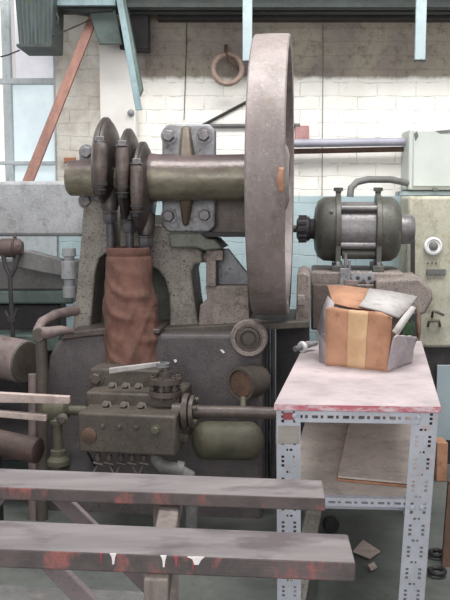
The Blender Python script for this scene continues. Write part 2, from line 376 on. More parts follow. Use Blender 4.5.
# wires
tag(MB().tube([at(-8, 59, 4.7), at(8, 55, 4.7), at(20, 50, 4.7)], .004, 6).build('cable', 'black'), 'thin black cable running left from the hanging hopper', 'cable')
tag(MB().tube([at(53, 36, 4.74), at(72, 28, 4.9), at(90, 20, 4.95)], .004, 6).build('cable', 'black'), 'thin dark cable between the hopper and the teal gusset plate', 'cable')
tag(MB().tube([at(187, 14, 5.28), at(186, 60, 5.285), at(184, 120, 5.285)], .0025, 6).build('wall_wire', 'darker'), 'thin wire running down the bricks left of the hanging ring', 'wire')
tag(MB().tube([at(323, 14, 5.28), at(323, 60, 5.285), at(322, 196, 5.285)], .0022, 6).build('wall_wire', 'greydk'), 'thin wire running down the white bricks right of the flywheel', 'wire')
# ring on hook
rg = thing('hanging_ring', at(227, 60, 5.2), 'pale rusty iron ring hanging from a wall hook left of the flywheel', 'ring')
c = at(227.5, 69, 5.18); rr = 14 * 5.18 / 850
MB().tube([c + Vector((math.cos(t) * rr, 0, math.sin(t) * rr)) for t in [2 * math.pi * i / 40 for i in range(40)]], .017, 10, True).build('ring', 'ring', rg)
MB().tube([at(226, 46, 5.29), at(226, 47, 5.2), at(226, 53, 5.17), at(230, 60, 5.17), at(240, 71, 5.22)], .011, 8).build('hook', 'rust', rg)
tag(MB().tube([at(203, 125, 5.29), at(254, 98, 5.29)], .009, 8).build('thin_rod', 'darker'), 'thin black rod rising diagonally from bearing plate to behind flywheel', 'rod')
tag(MB().tube([at(203, 126, 5.285), at(300, 125.5, 5.285)], .013, 8).build('thin_rod', 'greydk'), 'thin horizontal grey rod passing behind the flywheel', 'rod')
# conduits, pink patch, electrical box
tag(MB().tube([at(290, 143.5, 5.2), at(410, 141.5, 5.2)], .025, 14).build('conduit', 'conduit'), 'grey-blue conduit pipe running along the brick wall into the electrical box', 'pipe')
tag(MB().tube([at(290, 151.5, 5.25), at(409, 149, 5.25)], .016, 14).build('conduit', 'rust'), 'thin brown conduit just below the grey-blue pipe', 'pipe')
tag(MB().box(at(302, 133, WY - .01), (.085, .03, .09)).build('pink_brick', 'pink', bevel=.004), 'small pink-painted brick jutting from wall right of the flywheel', 'brick')
tag(MB().box(at(70, 160, WY - .02), (.07, .04, .03)).build('terracotta_chip', 'terra', bevel=.004), 'small terracotta tile piece on wall left of the shaft end', 'tile')
eb = thing('electrical_box', at(450, 190, 5.2), 'large pale green sheet metal electrical box mounted on the brick wall', 'electrical box')
a = at(409.5, 129, 5.08); b = at(409.5, 190, 5.08); W_ = .75
MB().box((a.x + W_ / 2, 5.19, (a.z + b.z) / 2), (W_, .22, a.z - b.z)).build('case', 'ebox', eb, bevel=.01)
MB().box((a.x + W_ / 2 + .01, 5.075, (a.z + b.z) / 2 + .005), (W_ - .03, .015, a.z - b.z - .03)).build('door', 'ebox', eb, bevel=.005)
MB().prism([at(414, 134, 5.065), at(417, 131, 5.065), at(418.5, 136, 5.065), at(415.5, 141, 5.065)], (0, .004, 0)).build('paint_chip', 'greydk', eb)
MB().prism([at(435, 131, 5.065), at(450, 129.5, 5.065), at(450, 133, 5.065), at(441, 133.5, 5.065)], (0, .004, 0)).build('paint_chip', 'greydk', eb)
MB().box(at(435, 189.5, 5.07), (.03, .02, .012)).build('latch', 'greydk', eb)
tag(MB().box(at(447, 193.5, 5.16), (.6, .12, .025)).build('wall_ledge', 'blue', bevel=.003), 'thin pale blue ledge on wall just below the electrical box', 'ledge')

# ================================================================= PUMP
pump = thing('plunger_pump', base(pp(160, 400, .2)), 'large old belt-driven iron pump with flywheel, three eccentrics and valve block', 'pump')
Rf = .655
# flywheel: rim, web, hub
fl = MB()
fl.lathe([(-.076, Rf - .04), (-.082, Rf - .006), (-.076, Rf), (0, Rf + .003), (.076, Rf + .001), (.082, Rf - .006), (.078, Rf - .05), (.04, Rf - .06), (.03, .2), (.07, .14), (.08, .1),
          (-.08, .1), (-.07, .14), (-.03, .2), (-.04, Rf - .06), (-.076, Rf - .04)], FC, AX, 128, cap=False)
fly = fl.build('flywheel', 'fly', pump)
lb = MB(); lr = Rf + .0045
lb.grid([[FC + AX * a_ + FR * (lr * math.cos(t)) + Z * (lr * math.sin(t)) for a_ in (.054 + .004 * math.sin(t * 40), .0765)] for t in [-.115 + .15 * k / 8 for k in range(9)]])
tag(lb.build('orange_sticker', 'carton', fly, solid=.001), 'faded orange paper strip')
# shaft
def ux(px, d=0): return (pp(px, 177, d) - FC).dot(AX)
sh = MB()
prof = [(ux(68), .02), (ux(68) + .002, .076), (ux(68) + .014, .086), (ux(96), .089), (ux(98), .08), (ux(148), .08), (ux(149), .11), (ux(152), .118), (ux(158), .114), (ux(190), .108), (ux(245), .111), (.0, .11)]
sh.lathe(prof, FC, AX, 64)
sho = sh.build('crankshaft', 'shaft2', pump); sho.data.transform(Matrix.Translation(world_loc(pump))); sho.location = -world_loc(pump)   # texture space = world
# bearing plates
def bplate(x0, x1, y0, y1, d, bolts, rib):
    m = MB(); c = 6
    pts = [(x0 + c, y0), (x1 - c, y0), (x1, y0 + c), (x1, y1 - c), (x1 - c, y1), (x0 + c, y1), (x0, y1 - c), (x0, y0 + c)]
    m.prism([pp(x, y, d) for x, y in pts], AY * .06)
    b = m.build('bearing_plate', 'plate', pump, bevel=.008)
    for x, y in bolts:
        MB().bolt(pp(x, y, d), FR, .030, .034).build('bolt', 'bolt', b)
    if rib:
        q = MB(); q2 = MB()
        q.prism([pp(181, 126, d - .03), pp(189, 126, d - .03), pp(193, 158, d - .1), pp(178, 158, d - .1)], AY * .12)
        q2.prism([pp(178, 195, d - .1), pp(192, 195, d - .1), pp(187.5, 226, d - .03), pp(182.5, 226, d - .03)], AY * .12)
        q.build('rib', 'bronze', b, bevel=.014, seg=3); q2.build('rib', 'bronze', b, bevel=.014, seg=3)
bplate(162, 215, 124, 232, .09, [(169, 136), (204, 135.5), (169, 216), (205, 215)], True)
bplate(79, 112, 146, 208, .12, [(87, 152.5), (86.5, 201)], False)
# eccentrics
def eccentric(cx, cy, hpx, wpx, barrel, nut, rod):
    C = pp(cx, cy, 0); Re = hpx * C.y / 850 * .98; T = wpx * C.y / 850
    ax = AX
    n = 14; prof = []
    for i in range(n + 1):
        t = -math.pi / 2 + math.pi * i / n
        r = Re * (math.cos(t) ** .75 if abs(math.cos(t)) > 1e-6 else 0)
        prof.append((T * math.sin(t), max(r, .07)))
    e = MB(); e.lathe(prof, C, ax, 72); e.lathe([(-.009, Re * .985), (-.007, Re + .006), (.007, Re + .006), (.009, Re * .985)], C, ax, 72)
    eo = e.build('eccentric_strap', 'strap', pump)
    bx, by0, by1, bw = barrel; hw = bw * .0048 / 2
    p0 = pp(bx, by0, -.21); p1 = pp(bx + .5, by1, -.21); L = (p1 - p0).length; dr = (p1 - p0)
    MB().lathe([(0, hw * .72), (.01, hw * .92), (L * .3, hw), (L * .45, hw * 1.03), (L * .5, hw * 1.06), (L * .56, hw * 1.03), (L * .92, hw * .86), (L, hw * .6)], p0, dr, 28).build('clamp_lug', 'dark', eo)
    MB().bolt(p0 + Z * .0, Z, .022, .026).build('bolt', 'bolt', eo)
    MB().bolt(p1, -Z, .024, .03).build('bolt', 'darker', eo)
    MB().lathe([(0, hw * 1.02), (.012, hw * 1.02)], p0 + dr * .86, dr, 28).build('clamp_band', 'darker', eo)
    # yoke down to nut and rod
    nx, ny = nut; N0 = pp(nx, ny, -.06); Ct = pp(cx + (nx - cx) * .5, cy + hpx * .55, -.03)
    MB().tube([Ct, Ct.lerp(N0, .5), N0 + Z * .035, N0 + Z * .01], [.05, .047, .043, .036], 16).build('yoke', 'strap', eo)
    MB().lathe([(-.006, .04), (0, .04), (.001, .034), (.006, .037), (.042, .037), (.05, .032)], N0, -Z, 6).build('nut', 'nutm', eo)
    R1 = N0 - Z * .42
    MB().cyl(N0, R1, .02).build('plunger_rod', 'nutm', eo)
eccentric(130, 176, 46, 9, (122, 146, 192, 12.5), (129.5, 222), 0)
eccentric(107.5, 163, 44, 11, (99.5, 142, 189, 15), (110, 213), 0)
eccentric(144, 190, 47, 9, (136.5, 164, 211, 12.5), (146, 237), 0)
# left leg
MB().prism([pp(x, y, .1) for x, y in ((84, 200), (110, 200), (110, 250), (99, 258), (95, 272), (90, 334), (72, 334), (77, 285))], AY * .3).build('frame_leg', 'cast', pump, bevel=.008)
MB().prism([pp(x, y, .32) for x, y in ((92, 215), (178, 215), (178, 336), (88, 336))], AY * .05).build('frame_web', 'web', pump)
# pedestal right (arched left edge)
pts = [(120, 226), (204, 226), (204, 236), (193, 244), (202, 251), (202, 263), (194, 264), (191, 272), (194, 300), (199, 330), (199, 336), (168, 336), (170, 315), (169, 295), (165, 280), (158, 270), (150, 266), (120, 268)]
MB().prism([pp(x, y, .1) for x, y in pts], AY * .3).build('pedestal', 'cast', pump, bevel=.012)
MB().prism([pp(x, y, .02) for x, y in ((168, 233), (200, 233), (206, 239), (214, 240), (223, 249), (205, 251), (196, 248), (170, 248))], AY * .3).build('bearing_foot', 'web', pump, bevel=.01)
MB().prism([pp(x, y, .1) for x, y in ((193, 232), (250, 233), (250, 237), (196, 237))], AY * .3).build('cross_beam', 'darker', pump)
MB().prism([pp(x, y, .16) for x, y in ((205, 199), (250, 199), (250, 234), (205, 234))], AY * .12).build('bearing_housing', 'dark', pump)
MB().cyl(pp(199, 257, .17), pp(208, 257, .17), .028).build('stub_pin', 'cast', pump)
# bracket with rib
MB().prism([pp(x, y, .05) for x, y in ((206, 250), (216, 250), (216, 287), (206, 287))], AY * .3).build('bracket_plate', 'castpink', pump, bevel=.006)
MB().prism([pp(x, y, .16) for x, y in ((216, 249), (228, 249), (250, 277), (262, 288), (216, 288))], AY * .05).build('bracket_rib', 'plate', pump, bevel=.004)
MB().box(pp(219.5, 255, .07), (.04, .05, .05), rz(-7)).build('bracket_lug', 'castpink', pump, bevel=.003)
bedp = [(205, 286), (248, 286), (249, 320), (296, 321), (297, 274), (303, 272), (310, 276), (310, 326), (198, 326), (200, 305), (207, 300)]
MB().prism([pp(x, y, .06) for x, y in bedp], AY * .42).build('bed_casting', 'castpink', pump, bevel=.008)
MB().prism([pp(x, y, .0) for x, y in ((150, 329), (309, 321), (309, 328), (150, 336))], AY * .5).build('bed_flange', 'olive', pump, bevel=.005)
MB().box(pp(301, 300, .05), (.035, .03, .05), rz(-7)).build('bed_bolt', 'cast', pump, bevel=.004)
MB().prism([pp(x, y, .3) for x, y in ((276, 326), (309, 326), (309, 500), (276, 500))], AY * .3).build('bed_support', 'darker', pump)
# tub
yb = 524
tub = [(46, yb), (46, 380), (49, 356), (56, 343), (68, 336), (82, 334), (255, 334), (262, 340), (262, yb)]
MB().prism([pp(x, y, -.1) for x, y in tub], AY * .75).build('crankcase', 'tub', pump, bevel=.03, seg=4)
MB().prism([pp(x, y, -.115) for x, y in ((66, 333), (105, 328), (160, 329), (160, 334), (105, 335), (60, 340))], AY * .3).build('crankcase_rim', 'dark', pump, bevel=.006)
for x, r_w in ((266.5, .009), (273, .012)):
    MB().tube([pp(x, 330, -.02), pp(x, 500, -.02)], r_w, 8).build('drain_pipe', 'darker', pump)
MB().prism([pp(x, y, -.104) for x, y in ((173.5, 360), (176, 359.5), (177, 361.5), (175, 363))], AY * .006).build('paint_spot', 'whitepaint', pump)
MB().prism([pp(x, y, -.104) for x, y in ((220, 350), (222, 349.5), (225, 352.5), (223, 353.5))], AY * .006).build('paint_spot', 'whitepaint', pump)
# round covers
c = pp(249, 338, -.17)
whl = MB().lathe([(0, .02), (0, .045), (-.004, .05), (-.004, .06), (.018, .064), (.02, .082), (.012, .088), (-.02, .088), (-.03, .08), (-.06, .06), (-.12, .05)], c, FR, 48).build('pipe_flange', 'castpink', pump)
MB().lathe([(.0, .052), (.018, .05), (.02, .04), (.006, .038), (.006, .03), (.016, .028), (.018, .001)], c, FR, 36).build('flange_plug', 'olive', whl)
ax2 = (FR * .84 - AX * .54).normalized(); c = pp(241, 384, -.24)
ob = MB().lathe([(-.14, .07), (-.1, .078), (-.03, .075), (-.01, .078), (.0, .082), (.008, .08), (.008, .066), (-.008, .064), (-.006, .001)], c, ax2, 48).build('inspection_cover', 'olive', pump)
MB().lathe([(-.006, .064), (.001, .06), (.002, .001)], c, ax2, 36).build('cover_plate', 'rust', ob)
# left handle hoop and post
hp = [at(37, 331, 4.05), at(42, 322, 4.1), at(55, 315, 4.2), at(72, 311, 4.3), at(84, 310, 4.35)]
MB().tube(hp, [.022, .024, .026, .026, .026], 12).build('curved_pipe', 'rust2', pump)
MB().tube([at(36, 333, 4.0), at(48, 333, 3.98), at(62, 330, 4.0), at(72, 331, 4.05)], [.03, .03, .022, .014], 12).build('pipe_elbow', 'rust2', pump)
MB().lathe([(0, .024), (.02, .034), (.04, .03)], at(40, 334, 4.0), (0, -1, 0), 20).build('pipe_cap', 'olive', pump)
# valve block
def vb(px0, px1, yt, ybm, Yf, depth, name, mat, bev=.01, dx=0):
    a = at(px0, yt, Yf); b = at(px1, yt, Yf); zt = at((px0 + px1) / 2, yt, Yf - 0.02).z; zb_ = at((px0 + px1) / 2, ybm, Yf).z
    d = rz(-9) @ Vector((1, 0, 0)); n = rz(-9) @ Vector((0, 1, 0)); L = (b.x - a.x) / d.x
    a.y += .04
    p = [Vector((a.x, a.y, 0)), Vector((a.x, a.y, 0)) + d * L, Vector((a.x, a.y, 0)) + d * L + n * depth, Vector((a.x, a.y, 0)) + n * depth]
    return MB().prism([Vector((q.x, q.y, zb_)) for q in p], (0, 0, zt - zb_)).build(name, mat, pump, bevel=bev), zt, zb_, Vector((a.x, a.y, 0)), d, n, L
NF = rz(-9) @ Vector((0, -1, 0))
b1, z1t, z1b, P1, d1, n1, L1 = vb(76, 176, 416, 455, 3.56, .42, 'valve_block', 'olive')
b2, z2t, z2b, P2, d2, n2, L2 = vb(84, 180, 395, 412, 3.72, .28, 'valve_block_step', 'olive')
b3, z3t, z3b, P3, d3, n3, L3 = vb(88, 160, 371, 398, 3.86, .16, 'valve_block_head', 'olive')
def fb(par, P, L, u, z, r, h, mat='bolt'):
    q = P + d1 * (L * u); q.z = z
    MB().bolt(q, NF, r, h).build('bolt', mat, par)
for u in (.26, .43, .60): fb(b1, P1, L1, u, z1t - .055, .010, .018, 'olive')
fb(b1, P1, L1, .80, z1t - .062, .017, .024, 'green')
MB().lathe([(0, .034), (.008, .034), (.012, .026)], Vector((P1.x, P1.y, z1t - .10)) + d1 * .05, NF, 28).build('round_plug', 'rust', b1)
fb(b3, P3, L3, .10, z3t - .045, .028, .028, 'olive')
for u in (.25, .44, .62):
    q = P2 + d1 * (L2 * u) - n1 * .03; q.z = z1t
    MB().lathe([(0, .026), (.008, .026), (.01, .016), (.03, .016), (.032, .002)], q, (Z * .6 + NF * .8), 6).build('valve_cap', 'olive', b2)
    q = P3 + d1 * (L3 * (u + .1)) - n1 * .02; q.z = z2t
    MB().lathe([(0, .024), (.008, .024), (.01, .015), (.028, .015), (.03, .002)], q, (Z * .6 + NF * .8), 6).build('valve_cap', 'olive', b3)
MB().bolt(P1 + d1 * (L1 + .0) + n1 * .12 + Z * (z1b + .05), d1, .02, .03).build('side_bolt', 'green', b1)
# stack flange
c = pp(165, 395, -.36); C0 = at(165.5, 395, 3.72)
f = MB().lathe([(0, .06), (0, .073), (.022, .073), (.024, .04), (.055, .04), (.056, .072), (.078, .072), (.08, .03), (.11, .03), (.112, .018), (.125, .016), (.127, .001)], C0, Z, 40).build('pipe_flange', 'dark', pump)
for k in range(6):
    t = 2 * math.pi * k / 6 + .3; q = C0 + Vector((math.cos(t) * .058, math.sin(t) * .058, 0))
    MB().cyl(q + Z * -.012, q + Z * .092, .008, n=10).bolt(q + Z * .078, Z, .013, .014, False).bolt(q + Z * .028, Z, .013, .014, False).build('bolt', 'olive', f)
# side flange and delivery pipe
C1 = at(184, 411, 3.66)
f = MB().lathe([(-.05, .035), (0, .035), (0, .078), (.024, .08), (.026, .055), (.03, .055), (.032, .072), (.048, .072), (.048, .03), (.07, .03)], C1, d1, 40).build('pipe_flange', 'dark', pump)
for k in range(5):
    t = 2 * math.pi * k / 5 + .5; u = d1.cross(Z); q = C1 + (u * math.cos(t) + Z * math.sin(t)) * .052
    MB().bolt(q + d1 * .046, d1, .013, .02, False).build('bolt', 'olive', f)
MB().tube([C1 + d1 * .05, at(240, 412, 3.62), at(292, 414, 3.6)], .027, 20).build('delivery_pipe', 'dark', pump)
MB().cyl(at(243, 398, 3.7), at(243, 410, 3.66), .014).build('pipe_nipple', 'green', pump)
# air vessel
a = at(192, 440, 3.83); b = at(264, 441, 3.79); L = (b - a).length; pr = []
for i in range(11): t = math.pi / 2 * i / 10; pr.append((.07 * (1 - math.cos(t)), max(.088 * math.sin(t), .002)))
for i in range(11): t = math.pi / 2 * (1 - i / 10); pr.append((L - .07 * (1 - math.cos(t)), max(.088 * math.sin(t), .002)))
MB().lathe(pr, a, b - a, 40).build('air_vessel', 'green', pump)
# suction pipes
MB().tube([at(156, 450, 3.62), at(157, 460, 3.6), at(163, 466, 3.58), at(178, 470, 3.56), at(189, 476, 3.56), at(192, 490, 3.56), at(191, 560, 3.56), at(190, 590, 3.56)], [.026, .03, .032, .03, .03, .026, .026, .026], 16).build('suction_pipe', 'greydk', pump)
MB().lathe([(0, .038), (.03, .038)], at(176, 469, 3.565), Vector((1, 0, -.25)), 24).build('pipe_collar', 'greydk', pump)
# drain cocks
for i, x in enumerate((98, 109, 121, 132, 144)):
    t = at(x, 453, 3.6)
    m = MB(); m.cyl(t, t - Z * .05, .008, n=10); m.lathe([(0, .014), (.02, .014)], t - Z * .03, Z, 10)
    m.tube([t - Z * .04 + Vector((-.02, -.01, 0)), t - Z * .045 + Vector((.02, -.01, -.004))], .006, 8)
    m.tube([t - Z * .05, t + Vector((-.02 + .01 * (i % 2) * 4, -.02, -.085))], .006, 8)
    m.build('drain_cock', 'dark', pump)
# left valve
V0 = at(56, 410, 3.72)
MB().lathe([(-.06, .03), (-.045, .05), (0, .058), (.045, .05), (.06, .03), (.062, .022), (.14, .022)], V0, Vector((1, -.1, 0)), 32).build('valve_body', 'green', pump)
MB().lathe([(0, .02), (.03, .026), (.035, .036), (.05, .036), (.055, .02), (.17, .02), (.175, .034), (.2, .034), (.22, .05), (.24, .05)], V0 + Vector((.012, -.03, .0)), -Z, 24).build('valve_stem', 'green', pump)
MB().lathe([(0, .022), (.02, .026), (.03, .014), (.04, .014)], at(63, 418, 3.64), (0, -1, 0), 16).build('valve_knob', 'olive', pump)
MB().tube([at(41, 337, 4.0), at(42, 370, 4.0), at(42, 410, 4.0), at(42, 520, 4.0)], .028, 14).build('upright_pipe', 'olive', pump)
MB().tube([at(33, 374, 4.0), at(33, 420, 4.0), at(33, 520, 4.0)], .022, 14).build('upright_pipe', 'rust2', pump)
MB().prism([at(58, 470, 3.7), at(80, 440, 3.8), at(96, 470, 3.7)], (0, .04, 0)).build('foot_rib', 'darker', pump)

# ----- sack
sk = MB(); rows = []; NT_, NP = 70, 72
for i in range(NT_ + 1):
    t = i / NT_; cx = 128.5 + 5.5 * t - 1.5 * math.sin(t * 3); hw = 21.8 + 7 * t; cy_ = 0; cy = 247 + 119 * t
    row = []
    for j in range(NP + 1):
        ph = 2 * math.pi * j / NP
        fold = 0.0; fr_ = math.cos(ph + math.pi / 2)          # 1 towards the viewer
        x_ = math.cos(ph); k1 = .5 + noise.noise(Vector((x_ * 1.5, math.sin(ph), t * 3 + 5))) * 1.2
        w1 = 5.2 * t - .8 * x_ + .55 * x_ * x_ - .25 * math.sin(2 * ph)
        fold += .012 * (.5 + .5 * math.cos(2 * math.pi * w1)) ** 3 * min(1, max(0, t - .08) * 5) * max(0, min(1, k1))
        w2 = 3.4 * t + 1.5 * x_ + .2 * math.sin(ph)
        fold += .011 * (.5 + .5 * math.cos(2 * math.pi * w2)) ** 5 * min(1, max(0, t - .3) * 3) * max(0, min(1, 1.1 - k1))
        fold -= .006 * math.exp(-((t - .07) / .015) ** 2)
        n = noise.noise(Vector((math.cos(ph) * 2, math.sin(ph) * 2, t * 5))) * .014 * min(1, t * 3)
        C = pp(cx, cy, -.06); rx = hw * C.y / 850 + fold + n; ry = .1 + .02 * t + fold + n
        q = C + AX * (rx * math.cos(ph)) + AY * (ry * math.sin(ph)); q.z += .02 * t * math.cos(ph) * (1 if t > .5 else 0)
        row.append(q)
    rows.append(row)
sk.grid(rows); bmesh.ops.remove_doubles(sk.bm, verts=sk.bm.verts, dist=1e-5)
so = sk.build('sackcloth_wrap', 'cloth', solid=.004)
tag(so, 'crumpled brown cloth sack wrapped around the pump rods below the eccentrics', 'cloth')
# wrench on flange
wr = thing('flat_wrench', at(135, 370, 3.72), 'pale flat steel wrench lying on top of the flanged pipe fitting', 'wrench')
a = at(109, 371, 3.74); b = at(160, 364, 3.72); dv = (b - a).normalized()
MB().prism([a - Z * .014, a + Z * .012, b + Z * .009, b - Z * .011], (0, .016, 0)).build('handle', 'paper', wr, bevel=.003)
MB().lathe([(0, .026), (0, .03), (.018, .03), (.018, .014), (0, .014), (0, .026)], at(163, 365, 3.72) - Z * .008, Z, 24, cap=False).build('ring_end', 'plate', wr)

# ================================================================= MOTOR
MC = pp(356, 229, .66); s = MC.y / 850; ZBED = MC.z - .2205
bed = thing('motor_bed', base(pp(370, 300, .5)), 'dusty pinkish-grey cast iron bed carrying the electric motor behind the carton', 'machine bed')
q_ = [pp(x, y, .42) for x, y in ((311, 268), (404, 268), (404, 330), (311, 330))]; q_[0].z = q_[1].z = ZBED
MB().prism(q_, AY * .5).build('bed_plate', 'castpink', bed, bevel=.01)
ZLEDGE = pp(345, 286, .34).z
MB().prism([pp(x, y, .3) for x, y in ((376, 280), (420, 278), (432, 290), (433, 300), (426, 313), (415, 318), (375, 318))], AY * .4).build('side_casting', 'castpink', bed, bevel=.015, seg=3)
MB().prism([pp(x, y, .45) for x, y in ((325, 322), (404, 318), (404, 470), (325, 470))], AY * .4).build('bed_pillar', 'darker', bed)
MB().prism([pp(x, y, .34) for x, y in ((311.5, 284), (375, 284), (375, 330), (311.5, 330))], AY * .075).build('front_ledge', 'dark', bed, bevel=.01)
mot = thing('electric_motor', MC - Z * .2, 'dark green-grey electric motor with strapped body beside the flywheel', 'motor')
def mx(px): return (px - 356) * s
MB().lathe([(mx(314), .05), (mx(314) + .005, .11), (mx(318), .155), (mx(324), .176), (mx(338), .18), (mx(340), .17), (mx(340), .12)], MC, AX, 56).build('end_bell', 'motor', mot)
MB().lathe([(mx(374), .12), (mx(374), .17), (mx(376), .18), (mx(390), .176), (mx(396), .155), (mx(399), .12), (mx(400), .05)], MC, AX, 56).build('end_bell', 'motor', mot)
MB().lathe([(mx(338), .15), (mx(376), .15)], MC, AX, 56).build('core', 'motormid', mot)
MB().lathe([(mx(297), .02), (mx(297), .05), (mx(299), .065), (mx(309), .068), (mx(311), .055), (mx(315), .06)], MC, AX, 36).build('shaft_hub', 'darker', mot)
hb = MB()
for k in range(12):
    t = 2 * math.pi * k / 12; u = AX.cross(Z).normalized(); hb.box(MC + AX * mx(303) + (u * math.cos(t) + Z * math.sin(t)) * .068, (.045, .016, .016), rz(-7))
hb.build('hub_teeth', 'darker', mot)
MB().cyl(MC + AX * mx(283), MC + AX * mx(298), .02).build('motor_shaft', 'dark', mot)
MB().lathe([(mx(398), .085), (mx(410), .08), (mx(413), .065), (mx(413), .02)], MC, AX, 36).build('bearing_cap', 'motormid', mot)
for px in (338, 377):
    m = MB(); m.lathe([(-.014, .15), (-.014, .195), (.014, .195), (.014, .15)], MC + AX * mx(px), AX, 56)
    m.box(MC + AX * mx(px) - Z * .1 + FR * .15, (.028, .05, .25), rz(-7))
    m.box(MC + AX * mx(px) - Z * .205, (.06, .4, .03), rz(-7))
    stp = m.build('body_strap', 'motor', mot, bevel=.003)
    m = MB(); q = MC + AX * mx(px) + Z * .195; m.cyl(q, q + Z * .03, .016, n=12).lathe([(0, .026), (.02, .026)], q + Z * .012, Z, 8); m.build('lifting_lug', 'motor', stp)
    MB().bolt(MC + AX * mx(px) - Z * .19 + FR * .17, Z, .014, .02).build('foot_bolt', 'bolt', stp)
for dz in (.115, -.085):
    MB().cyl(MC + AX * mx(338) + Z * dz + FR * .125, MC + AX * mx(377) + Z * dz + FR * .125, .017 if dz > 0 else .02).build('tie_rod', 'motormid', mot)
MB().cyl(MC + AX * mx(342) - Z * .13 + FR * .1, MC + AX * mx(374) - Z * .13 + FR * .1, .03).build('tie_rod', 'motor', mot)
for dz, z2 in ((.1, 0), (-.06, 0)):
    MB().bolt(MC + AX * mx(331) + Z * dz + FR * .15, FR, .009, .012).build('bell_bolt', 'bolt', mot)
tag(MB().tube([at(350, 197, 4.95), at(351, 188, 4.95), at(357, 182, 4.97), at(368, 179.5, 5.0), at(390, 179.5, 5.05), at(408, 183, 5.1)], .02, 12).build('motor_cable', 'greydk'),
    'curved grey-brown conduit linking the motor to the electrical box', 'cable')
# things on motor bed
cl = thing('screw_clamp', pp(344, 283, .3), 'small upright screw clamp standing on the motor bed behind the carton', 'clamp')
zl = pp(345, 284, .36).z
Q = pp(345, 283, .375); Q.z = ZLEDGE + .001
MB().box(Q + Z * .045, (.056, .018, .09), rz(-7)).build('clamp_body', 'plate', cl, bevel=.004)
MB().cyl(Q + Z * .08, Q + Z * .165, .009, n=10).build('screw', 'bolt', cl)
MB().cyl(Q + AX * .02 + Z * .08, Q + AX * .02 + Z * .13, .009, n=10).build('stud', 'bolt', cl)
MB().box(Q + AX * .03 + FR * .022 + Z * .016, (.07, .025, .03), rz(-7)).build('clamp_foot', 'rust2', cl, bevel=.004)
for (x, a_, lab) in ((357.5, 38, 'square steel block lying between the clamp and the other block on the motor bed'), (369, 28, 'tilted square steel block on the motor bed, rightmost of the pair')):
    q = pp(x, 284, .372); q.z = ZLEDGE + .041; m = Matrix.Rotation(R(a_), 3, FR)
    o = MB().box(q, (.054, .044, .054), m @ rz(-7)).build('steel_block', 'plate', bevel=.004); tag(o, lab, 'steel block', 'steel blocks on the motor bed')
    MB().cyl(q + FR * .02, q + FR * .026, .01, n=16).build('bore', 'darker', o)

# ================================================================= CREAM GEARBOX CABINET
gb = thing('gearbox_cabinet', base(at(440, 300, 5.0)), 'speckled cream metal machine cabinet with round dial at right edge', 'machine cabinet')
a = at(409, 196, 4.85); bz = at(409, 348, 4.85).z
MB().box((a.x + .32, 4.98, (a.z + bz) / 2), (.64, .26, a.z - bz)).build('case', 'gear', gb, bevel=.02, seg=3)
MB().box((a.x + .36, 4.99, bz / 2), (.5, .22, bz)).build('plinth', 'darker', gb)
d = at(433, 246, 4.84)
dl = MB().lathe([(0, .052), (.012, .05), (.016, .04), (.01, .036), (.008, .026)], d, (0, -1, 0), 36).build('dial', 'white', gb)
MB().lathe([(.008, .026), (.02, .024), (.026, .012), (.026, .001)], d, (0, -1, 0), 24).build('dial_knob', 'greydk', dl)
MB().box(at(436, 272, 4.84), (.11, .012, .035)).build('name_plate', 'greydk', gb, bevel=.003)
for x in (428, 432, 436): MB().lathe([(0, .006), (.006, .005)], at(x, 263, 4.845), (0, -1, 0), 10).build('rivet', 'greydk', gb)
MB().tube([at(432, 317, 4.84), at(433, 311, 4.8), at(437, 312, 4.8), at(444, 315, 4.8)], .008, 8).build('lever', 'olive', gb)
MB().tube([at(428, 326, 4.85), at(429, 321, 4.81), at(439, 321, 4.81), at(440, 326, 4.85)], .008, 8).build('pull_handle', 'olive', gb)
MB().prism([at(411, 238, 4.84), at(415, 238, 4.84), at(415, 275, 4.84), at(411, 275, 4.84)], (0, .05, 0)).build('hinge', 'darker', gb)
q0 = at(437, 365, 4.86); q1 = at(437, 440, 4.86)
MB().box((q0.x + .17, 4.86, (q0.z + q1.z) / 2), (.34, .02, q0.z - q1.z)).build('access_panel', 'panel', gb, bevel=.003)
cb = atz(441, 478, .0)
tag(MB().box(cb + Vector((-.012, 0, .11)), (.06, .12, .22)).build('orange_carton', 'carton', bevel=.004), 'small orange-brown carton on the floor behind the table right leg', 'carton')
for i, (x, y, lb_) in enumerate(((437, 553, 'black rubber ring lying on floor right of table leg, farther one'), (437, 571, 'black rubber ring lying on floor right of table leg, nearer one'))):
    q = atz(x, y, .02); o = MB().tube([q + Vector((math.cos(t) * .03, math.sin(t) * .03, 0)) for t in [2 * math.pi * k / 28 for k in range(28)]], .011, 10, True).build('rubber_ring', 'black')
    tag(o, lb_, 'ring', 'rubber rings on the floor')
pl = MB(); q0 = atz(444, 590, 0); q0.x += .045; pl.prism([Vector((q0.x, 3.45, 0)), Vector((q0.x + .5, 3.55, 0)), Vector((q0.x + .5, 3.6, .36)), Vector((q0.x + .03, 3.5, .36))], (0, .02, 0))
tag(pl.build('plywood_offcut', 'rust'), 'brown plywood offcut standing at the lower right edge', 'plywood')

